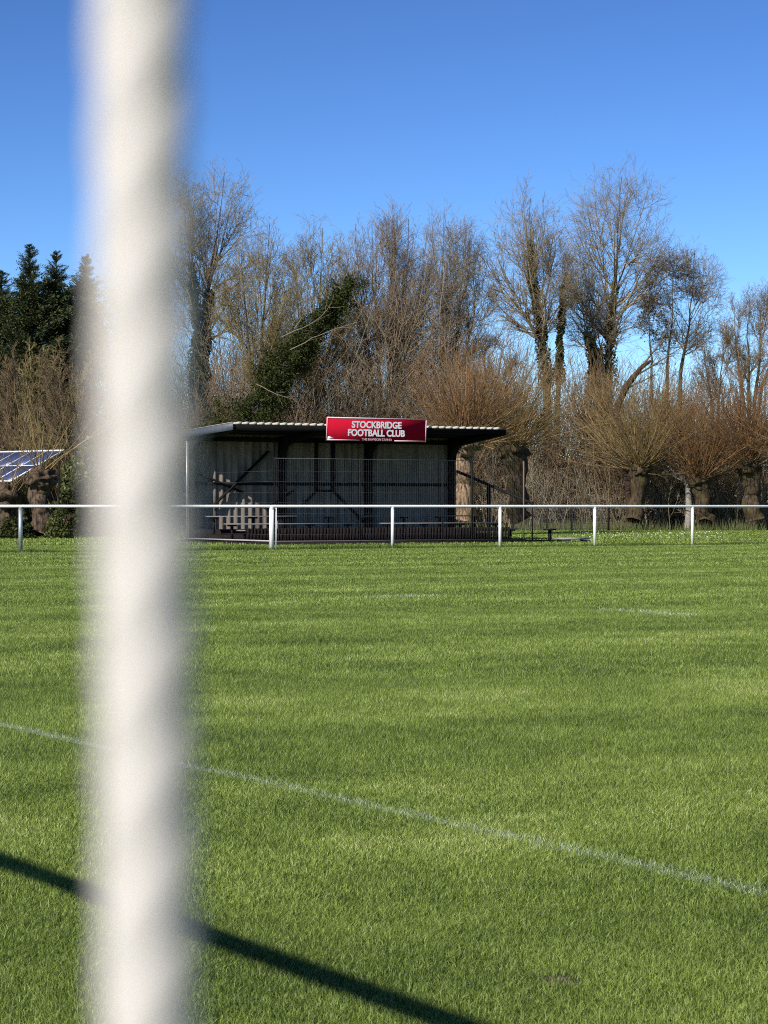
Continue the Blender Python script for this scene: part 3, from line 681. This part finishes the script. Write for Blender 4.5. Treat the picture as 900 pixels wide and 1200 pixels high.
crown_tree('alder_tree','dark alder with flat layered twigs and old cones',775,110,[
    ([(783,440),(787,380),(792,300)],8,788,34,292,440,None),
    ([(764,440),(762,390),(762,330)],6,762,20,322,440,None)],28,'tw_dark',flat=True,cones=1300)
crown_tree('bare_tree','pale airy bare tree behind the alder',800,118,[([(796,450),(806,370),(812,295)],9,810,34,278,430,None)],29,'tw_grey')
crown_tree('bare_tree','bare many-stemmed tree at the right edge of the photo',880,110,[
    ([(870,460),(862,410),(860,360)],7,860,17,342,470,None),
    ([(878,460),(876,400),(878,350)],8,878,18,334,470,None),
    ([(886,460),(893,400),(898,345)],8,897,20,328,470,None),
    ([(890,460),(912,400),(922,350)],8,920,20,330,470,None)],30,'tw_mauve')
crown_tree('bare_tree','brownish bare tree left of the right-edge trees',838,104,[
    ([(834,470),(828,430),(828,400)],6,829,17,378,480,None),
    ([(842,470),(848,430),(849,395)],6,848,16,372,480,None)],31,'tw_thick')
crown_tree('bare_tree','low bare tree filling the gap left of the forked ivy tree',580,104,[
    ([(572,470),(562,430),(560,400)],6,562,20,378,480,None),
    ([(582,470),(584,430),(590,410)],6,588,19,385,480,None)],32,'tw_thick')
crown_tree('bare_tree','bare tree with grey twigs hidden mostly by the blurred white upright',160,108,[([(160,450),(158,380),(155,310)],10,158,48,296,460,None)],33,'tw_grey')
crown_tree('bare_tree','bare tree just outside the right edge of the photo',965,112,[([(965,450),(968,380),(965,340)],10,965,40,325,460,None)],34,'tw_grey')
# brown shrubs on the left, under the conifers
for i,(px,py,Y,s,lb) in enumerate(((20,400,98,41,'brown bare shrub at the left edge under the conifers'),(62,392,96,42,'brown bare shrub with upright stems rising above the solar panels'),(105,380,94,43,'tall brown bare shrub right beside the blurred white upright'),(-40,400,100,44,'brown bare shrub past the left edge of the photo'))):
    bare_tree('bare_shrub',lb,'shrub',px,py,Y,6,s,'tw_thick' if i!=1 else 'tw_olive',limbs=66,lo=.1,fork=[(-.28,0,.9,.8),(-.16,.1,.95,.9),(-.05,0,1.,1.),(.05,.1,1.,1.),(.16,0,.97,.9),(.28,0,.9,.8)],ang=(8,38),lf=(.2,.34),dens=(8,8,4),up=.10,group='brown shrubs left of the stand')

# leaning trunk buried in ivy
rng=np.random.default_rng(51); Y=98
a=at(262,530,Y); b_=at(410,331,Y); a0=Vector((a.x-.6,Y,0))
lt=tag(empty('ivy_tree',a0),'steeply leaning dead trunk buried in dark green ivy above the left half of the stand','tree')
m=MB(); pts=np.array([Vector((0,0,-.1)),a-a0,(a+(b_-a)*.5)-a0,b_-a0]); rough_trunk(m,pts,np.array([.4,.34,.25,.1]),rng,10,.1); m.build('trunk',M['greybark'],lt,True)
iv=MB(); n=80000; t=rng.uniform(0,1.0,n)**1.12
mid=(a+b_)*.5-a0+Vector((0,0,.1)); pA=np.array(a-a0); pM=np.array(mid); pB=np.array(b_-a0); u_=np.minimum(t,1)[:,None]
ax_=(1-u_)**2*pA+2*u_*(1-u_)*pM+u_**2*pB+np.maximum(t-1,0)[:,None]*(pB-pM)
off=norm(rng.normal(0,1,(n,3)))
lump=np.array([1+1.0*mnoise.noise(Vector(q*.9)) +.5*mnoise.noise(Vector(q*2.7)) for q in (ax_+off*1.2)])
rad_=(1.35*(1-np.minimum(t,1))**1.1+.30)*rng.uniform(.05,1,n)**.6*np.maximum(lump,.1)
pos=ax_+off*rad_[:,None]; pos[:,2]-=.25*rng.uniform(0,1,n)**3
hole=np.array([mnoise.noise(Vector(q*1.7+np.array([9.,0,0]))) for q in pos])
pos=pos[hole>.0-.22*rng.uniform(0,1,n)]
cl_=[]
for k in range(34):                              # ivy that has run out along side branches
    t_=rng.uniform(.15,1.); c_=pA+(pB-pA)*t_; dd=norm(np.array([rng.normal(.3,.6),rng.normal(-.2,.5),rng.normal(.35,.6)])); ln=rng.uniform(.4,1.7)
    m_=int(260*ln); w_=rng.uniform(0,1,m_)[:,None]
    cl_.append(c_+dd*ln*w_+rng.normal(0,1,(m_,3))*(.30-.2*w_)+np.array([[0,0,-.25]])*w_**2)
pos=np.concatenate([pos]+cl_)
leaves(iv,rng,pos,.095); iv.build('ivy_leaves',M['ivy'],lt)
for (p,q) in (((330,395),(405,360)),((345,385),(372,350)),((300,450),(345,470)),((340,410),(420,372))):
    bs=MB(); A_=at(p[0],p[1],Y-1.)-a0; B_=at(q[0],q[1],Y-1.6)-a0
    S,R_=stems(rng,np.array([A_]),np.array([B_-A_]),np.array([(B_-A_).length]),10,.0,.13,np.array([.022]),np.array([.007])); bs.tubes(S,R_,5)
    T,TR=kids(rng,S,R_,7,.2,1,(20,55),(.2,.4),4,.02,.1,.6,.4,.3,.007); bs.tubes(T,TR,3)
    bs.build('bare_branch',M['tw_grey'],lt)

# pale birch and broken dark trunk on the right
rng=np.random.default_rng(61); Y=99.
bt=tag(empty('birch_tree',(gx(806,Y),Y,0)),'thin pale-barked leaning birch just left of the last railing post','tree')
m=MB(); B0=Vector((gx(806,Y),Y,0))
P=np.array([[Vector((0,0,-.1)),at(808,600,Y)-B0,at(806,568,Y)-B0,at(794,555,Y)-B0,at(765,533,Y)-B0,at(745,520,Y)-B0]]); m.tubes(P,np.array([[.20,.17,.12,.07,.045,.02]]),8)
m.build('trunk',M['birch'],bt,True)
m=MB(); T,TR=kids(rng,P,np.array([[.20,.17,.12,.07,.045,.02]]),16,.35,1,(25,65),(.18,.4),6,.0,.12,.4,.3,.3,.012); m.tubes(T,TR,4)
T2,TR2=kids(rng,T,TR,8,.2,1,(20,55),(.3,.5),4,.0,.1,.6,.4,.3,.008); m.tubes(T2,TR2,3); m.build('crown',M['birch'],bt)
Y=99.5; D0=Vector((gx(738,Y),Y,0))
dt=tag(empty('dead_trunk',D0),'broken dark brown trunk leaning to the right above the largest pollard willow','tree')
m=MB(); rough_trunk(m,np.array([Vector((0,0,-.1)),at(736,560,Y)-D0,at(722,482,Y)-D0,at(732,455,Y)-D0,at(752,430,Y)-D0,at(764,422,Y)-D0]),np.array([.15,.135,.125,.16,.11,.04]),rng,10,.2); m.build('trunk',M['deadbark'],dt,True)
m=MB()
for (p,q) in (((745,440),(800,410)),((735,455),(770,440)),((752,430),(790,380)),((728,470),(700,440))):
    A_=at(p[0],p[1],Y)-D0; B_=at(q[0],q[1],Y)-D0
    S,R_=stems(rng,np.array([A_]),np.array([B_-A_]),np.array([(B_-A_).length]),8,.0,.08,np.array([.05]),np.array([.015])); m.tubes(S,R_,5)
    T,TR=kids(rng,S,R_,9,.2,1,(20,55),(.2,.4),4,.02,.1,.6,.4,.3,.010); m.tubes(T,TR,3)
m.build('branches',M['tw_dark'],dt)

# ------------------------------------------------------------------ conifers
def conifer(px,top_py,Y,wpx,seed,label):
    rng=np.random.default_rng(seed); H=hz(top_py,Y); rw_=wpx/F*Y/2
    o=tag(empty('conifer_tree',(gx(px,Y),Y,0)),label,'tree','dark conifers at the left')
    m=MB(); m.tubes([[(0,0,-.1),(0,0,H*.5),(0,0,H*.99)]],[[.3,.2,.02]],8); m.build('trunk',M['deadbark'],o)
    nb=520; t=rng.uniform(.08,1,nb)**.85; z=H*t; az=rng.uniform(0,6.28,nb)
    ln=rw_*np.minimum(1.,(1-t)*2.1)**.75*rng.uniform(.35,1.3,nb)*(1+.3*np.sin(az*2+z*1.1+seed))+.10
    d=np.stack([np.cos(az),np.sin(az),rng.uniform(-.1,.9,nb)],1)
    B,BR=stems(rng,np.stack([0*z,0*z,z],1),d,ln,6,.08,.06,np.full(nb,.03),np.full(nb,.008))
    cr=MB(); cr.tubes(B,BR,3)
    per=100; idx=np.repeat(np.arange(nb),per); x=rng.uniform(.15,.999,nb*per)*5; i=np.minimum(x.astype(int),4); f=(x-i)[:,None]
    pos=B[idx,i]*(1-f)+B[idx,i+1]*f+rng.normal(0,1,(nb*per,3))*np.array([[.16,.16,.10]])*np.clip((1-t[idx])*5,.25,1)[:,None]
    n=len(pos); dirr=norm(d[idx]*np.array([[1,1,0]])+rng.normal(0,.5,(n,3))+np.array([[0,0,.35]])); sd=norm(np.cross(dirr,rng.normal(0,1,(n,3))))
    s=(rng.uniform(.10,.25,n)*np.clip((1-t[idx])*5,.35,1))[:,None]; V=np.stack([pos-sd*s*.22,pos+sd*s*.22,pos+dirr*s],1); k=np.arange(n)[:,None]*3
    cr.add(V.reshape(-1,3),None,k+np.array([[0,1,2]]))
    cr.build('crown',M['conifer'],o)
conifer(35,288,130,104,71,'tallest dark green conifer at the left')
conifer(66,295,132,92,72,'dark green conifer with a slightly rounded top beside the tallest one')
conifer(2,318,131,100,73,'dark green conifer cut by the left edge of the photo')
conifer(101,298,134,84,74,'slim conifer next to the blurred white upright')
conifer(-55,310,136,100,75,'dark green conifer just outside the left edge of the photo')

# ------------------------------------------------------------------ thickets, hedge, rough grass
def thicket(name,mat_,label,spots,seed,dens=(6,6,3),thin=1.):
    rng=np.random.default_rng(seed); n=len(spots); S0=np.array(spots)
    ns=7; idx=np.repeat(np.arange(n),ns); m=n*ns
    base=np.stack([S0[idx,0]+rng.normal(0,.3,m),S0[idx,1]+rng.normal(0,.3,m),np.zeros(m)],1); h=S0[idx,2]*rng.uniform(.6,1.1,m)
    az=rng.uniform(0,6.28,m); sp=rng.uniform(.05,.55,m)
    P,R=stems(rng,base,np.stack([np.cos(az)*sp,np.sin(az)*sp,np.ones(m)],1),h,7,.03,.09,np.full(m,.022),np.full(m,.008))
    acc=MB(); acc.tubes(P,R,4)
    A,AR=kids(rng,P,R,dens[0],.12,.97,(20,55),(.25,.5),5,.05,.1,.6,.4,.4,.009); acc.tubes(A,AR,3)
    B,BR=kids(rng,A,AR,dens[1],.1,.97,(20,50),(.3,.55),3,.04,.1,.7,.5,.3,.0075*thin); acc.tubes(B,BR,3)
    return tag(acc.build(name,M[mat_]),label,'undergrowth',kind='stuff')
rng=np.random.default_rng(81)
sp=[]
for k in range(150):                             # tall brown thicket from the stand to the right edge
    px=rng.uniform(190,930); Y=rng.uniform(101,112); top=rng.uniform(425,500); sp.append((gx(px,Y),Y,hz(top,Y)))
thicket('tall_thicket','tw_thick','dense brown bare thicket behind the pollard willows',sp,82)
sp=[]
for k in range(140):
    px=rng.uniform(560,960); Y=rng.uniform(100,111); top=rng.uniform(530,585); sp.append((gx(px,Y),Y,hz(top,Y)))
thicket('low_thicket','tw_lightened','low dark tangled undergrowth between the pollard trunks',sp,83,(6,6,2))
sp=[]
for k in range(75):
    px=rng.uniform(230,575); Y=rng.uniform(103,114); top=rng.uniform(335,450); sp.append((gx(px,Y),Y,hz(top,Y)))
thicket('mauve_thicket','tw_mauve','tangled grey-brown bare scrub behind the stand roof',sp,86,(8,7,3))
sp=[]
for k in range(90):
    px=rng.uniform(-80,300); Y=rng.uniform(97,108); top=rng.uniform(440,545); sp.append((gx(px,Y),Y,hz(top,Y)))
thicket('left_thicket','tw_thick','dense brown bare thicket at the left of the stand',sp,84)
sp=[]
for k in range(170):
    px=rng.uniform(-200,1100); Y=rng.uniform(165,220); top=rng.uniform(470,530); sp.append((gx(px,Y),Y,hz(top,Y)))
thicket('far_wood','tw_dark','far bare woodland seen through the gaps between the trees',sp,85,(7,6,2),2.2)

# dark ivy hedge at the left, behind the railing
rng=np.random.default_rng(91)
def bush(px,Y,wm,hm,seed,label,n,mat_='ivy',sz=.15,name='ivy_bush'):
    r=np.random.default_rng(seed); o=tag(empty(name,(gx(px,Y),Y,0)),label,'shrub')
    st=MB(); nn=14; az=r.uniform(0,6.28,nn)
    P,R=stems(r,np.zeros((nn,3)),np.stack([np.cos(az)*wm/hm*.6,np.sin(az)*.5,np.ones(nn)],1),np.full(nn,hm*.95),6,.0,.1,np.full(nn,.05),np.full(nn,.015)); st.tubes(P,R,4); st.build('stems',M['deadbark'],o)
    d_=norm(r.normal(0,1,(n,3))); d_[:,2]=np.abs(d_[:,2]); f=r.uniform(.1,1,n)**.4
    pos=d_*f[:,None]*np.array([[wm/2,min(wm/2,.9),hm]])
    lump=np.array([1+.45*mnoise.noise(Vector(q*1.6+seed)) for q in pos]); 
    lf=MB(); leaves(lf,r,pos*lump[:,None],sz); lf.build('leaves',M[mat_],o)
bush(10,78,2.4,1.15,92,'dark ivy mound at the left edge behind the railing',5200)
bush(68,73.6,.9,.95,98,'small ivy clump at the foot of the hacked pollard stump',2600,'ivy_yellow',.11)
bush(20,73.8,1.5,.7,99,'low ivy and bramble clump at the foot of the broken left stump',2600,'ivy',.12)
bush(82,78,1.5,1.9,93,'dark ivy-covered bush beside the blurred white upright',5200)
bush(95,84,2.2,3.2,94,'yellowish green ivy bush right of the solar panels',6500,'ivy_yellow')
bush(140,80,2.6,1.4,95,'dark ivy bush hidden behind the blurred white upright',4200)
bush(265,92,5.,4.2,96,'dark evergreen ivy mass above the left end of the stand roof',15000)
bush(205,92,4.,3.4,97,'dark ivy bush left of the stand',8000)

# dry reeds and rough green grass between the pollard trunks, and daisies in front
n=26000; x=RNG.uniform(gx(600,100),gx(960,100)+4,n); Yv=RNG.uniform(97.5,112,n)
den=np.array([mnoise.noise(Vector((a*.35,b*.2,5))) for a,b in zip(x,Yv)])
k=den>-.15+RNG.uniform(-.2,.2,n)
rg=MB(); xy=np.stack([x[k],Yv[k]],1); m_n=len(xy)
rg.add(*blades(m_n,xy,RNG.uniform(.15,.62,m_n),RNG.uniform(.015,.035,m_n),.45,False,RNG)); tag(rg.build('dry_reeds',M['straw']),'pale dry reeds and long grass around the pollard trunks','grass',kind='stuff')
n=30000; xy=np.stack([RNG.uniform(-34,28,n),RNG.uniform(76,112,n)],1)
xy=xy[xy[:,1]>np.where(xy[:,0]<-3,77,96)]; n=len(xy)
rg=MB(); rg.add(*blades(n,xy,RNG.uniform(.08,.4,n),RNG.uniform(.015,.035,n),.7,False,RNG)); tag(rg.build('rough_grass',M['roughgrass']),'rough green grass under the trees','grass',kind='stuff')
dz=MB(); n=120
for i in range(n):
    px=RNG.uniform(672,850); py=RNG.triangular(623.5,626,634); Y=EYE*F/(py-HY); c=(gx(px,Y),Y,.07); r=RNG.uniform(.012,.025)
    v=[(c[0]+r*math.cos(a),c[1]+r*math.sin(a)*.8,c[2]+.012*math.sin(a*3)) for a in np.linspace(0,6.28,8,endpoint=False)]+[(c[0],c[1],c[2]+.02)]+[(c[0]+.004,c[1],0),(c[0]-.004,c[1],0)]
    dz.add(v,None,[(q,(q+1)%8,8) for q in range(8)]+[(8,9,10)])
tag(dz.build('daisies',M['daisy']),'scattered white daisies on the grass beyond the railing','flowers',kind='stuff')

stk=tag(empty('stock_fence',(gx(600,97),96.6,0)),'low dark wire stock fence behind the railing at the right of the stand','fence')
fw=(712-600)/F*97; m=MB(); xs_=np.arange(0,fw,.11)
m.tubes(np.stack([np.stack([xs_,0*xs_,0*xs_],1),np.stack([xs_,0*xs_,0*xs_+1.0],1)],1),np.full((len(xs_),2),.007),3)
for z in np.arange(.12,1.02,.11): m.cyl((0,.01,z),(fw,.01,z),.007,sides=3)
m.build('wire_mesh',M['mesh'],stk)
for x in (0,fw*.36,fw*.62,fw): m=MB(); m.cyl((x,.06,-.05),(x+.03,.06,1.15),.05,.045,sides=7); m.build('post',M['tier'],stk)

# ------------------------------------------------------------------ solar panels on a low frame, far left
sp_o=Vector((gx(74,92),92,0)); zt=hz(527.5,92)
so=tag(empty('solar_array',sp_o),'tilted blue solar panels with white frames behind the left stump','solar panel')
e=Vector((-2.,1.85,0)).normalized(); s_=Vector((-1.85,-2.,-1.30)); sn=s_.normalized(); nrm=e.cross(sn).normalized()
if nrm.z<0: nrm=-nrm
T0=Vector((0,0,zt)); nw=7; wd=1.05; sl=s_.length
def quadbox(acc,o_,a,b,th):
    v=[o_,o_+a,o_+a+b,o_+b]; v2=[p-nrm*th for p in v]
    acc.add([tuple(p) for p in v+v2],[(0,1,2,3),(7,6,5,4),(0,4,5,1),(1,5,6,2),(2,6,7,3),(3,7,4,0)])
for i in range(nw):
    for j in range(2):
        o_=T0+e*(i*wd+.03)+sn*(j*sl/2+.03); m=MB(); quadbox(m,o_,e*(wd-.06),sn*(sl/2-.06),.03); m.build('panel',M['solar'],so)
m=MB()
for i in range(nw+1): quadbox(m,T0+e*(i*wd-.028)+nrm*.006,e*.056,sn*sl,.05)
for j in range(1,2): quadbox(m,T0+sn*(j*sl/2-.028)+nrm*.003,e*nw*wd,sn*.056,.045)
quadbox(m,T0+sn*(-.06)+nrm*.009,e*nw*wd,sn*.11,.10); quadbox(m,T0+sn*(sl-.03)+nrm*.009,e*nw*wd,sn*.07,.06)
m.build('frame',M['solarframe'],so)
for i in (0,3,7):
    for q in (.08,.92):
        p=T0+e*(i*wd)+sn*sl*q; m=MB(); m.bar((p.x,p.y,-.05),(p.x,p.y,p.z-.1),.1); m.build('leg',M['dark_steel'],so)

# ------------------------------------------------------------------ light, sky, camera
w=bpy.data.worlds.new('World'); scene.world=w; w.use_nodes=True; nt=w.node_tree
bg=nt.nodes['Background']; sky=nt.nodes.new('ShaderNodeTexSky'); sky.sky_type='NISHITA'; sky.sun_disc=False
sky.sun_elevation=SUN_EL; az=math.atan2(TO_SUN.x,TO_SUN.y); sky.sun_rotation=az
sky.air_density=.8; sky.dust_density=.0; sky.ozone_density=5.; sky.altitude=300
gm=nt.nodes.new('ShaderNodeGamma'); gm.inputs['Gamma'].default_value=1.62
nt.links.new(sky.outputs[0],gm.inputs['Color']); tn=nt.nodes.new('ShaderNodeMix'); tn.data_type='RGBA'; tn.blend_type='MULTIPLY'; tn.inputs[0].default_value=1; tn.inputs[7].default_value=(1.0,.95,.92,1)
nt.links.new(gm.outputs[0],tn.inputs[6]); nt.links.new(tn.outputs[2],bg.inputs['Color']); bg.inputs['Strength'].default_value=.0345
sd=bpy.data.lights.new('sun','SUN'); sd.energy=5.0; sd.angle=rad(.53); sd.color=(1.,.95,.87)
so_=bpy.data.objects.new('sun',sd); COL.objects.link(so_); so_.rotation_euler=TO_SUN.to_track_quat('Z','Y').to_euler()
cd=bpy.data.cameras.new('camera'); cam=bpy.data.objects.new('camera',cd); COL.objects.link(cam); scene.camera=cam
cd.sensor_fit='VERTICAL'; cd.sensor_height=36; cd.sensor_width=27; cd.lens=36*F/1200; cd.clip_start=.02; cd.clip_end=2000
cam.location=(0,0,EYE); cam.rotation_euler=(rad(90)-math.atan((600-HY)/F),0,0)
cd.dof.use_dof=True; cd.dof.focus_distance=13; cd.dof.aperture_fstop=cd.lens/2.93
vs=scene.view_settings; vs.view_transform='Standard'; vs.look='None'; vs.gamma=1; vs.use_curve_mapping=False; vs.exposure=.35
scene.render.resolution_x=768; scene.render.resolution_y=1024
scene.cycles.use_adaptive_sampling=False; scene.cycles.use_denoising=False; scene.cycles.pixel_filter_type='BLACKMAN_HARRIS'; scene.cycles.filter_width=1.0
scene.cycles.max_bounces=6; scene.cycles.transparent_max_bounces=4
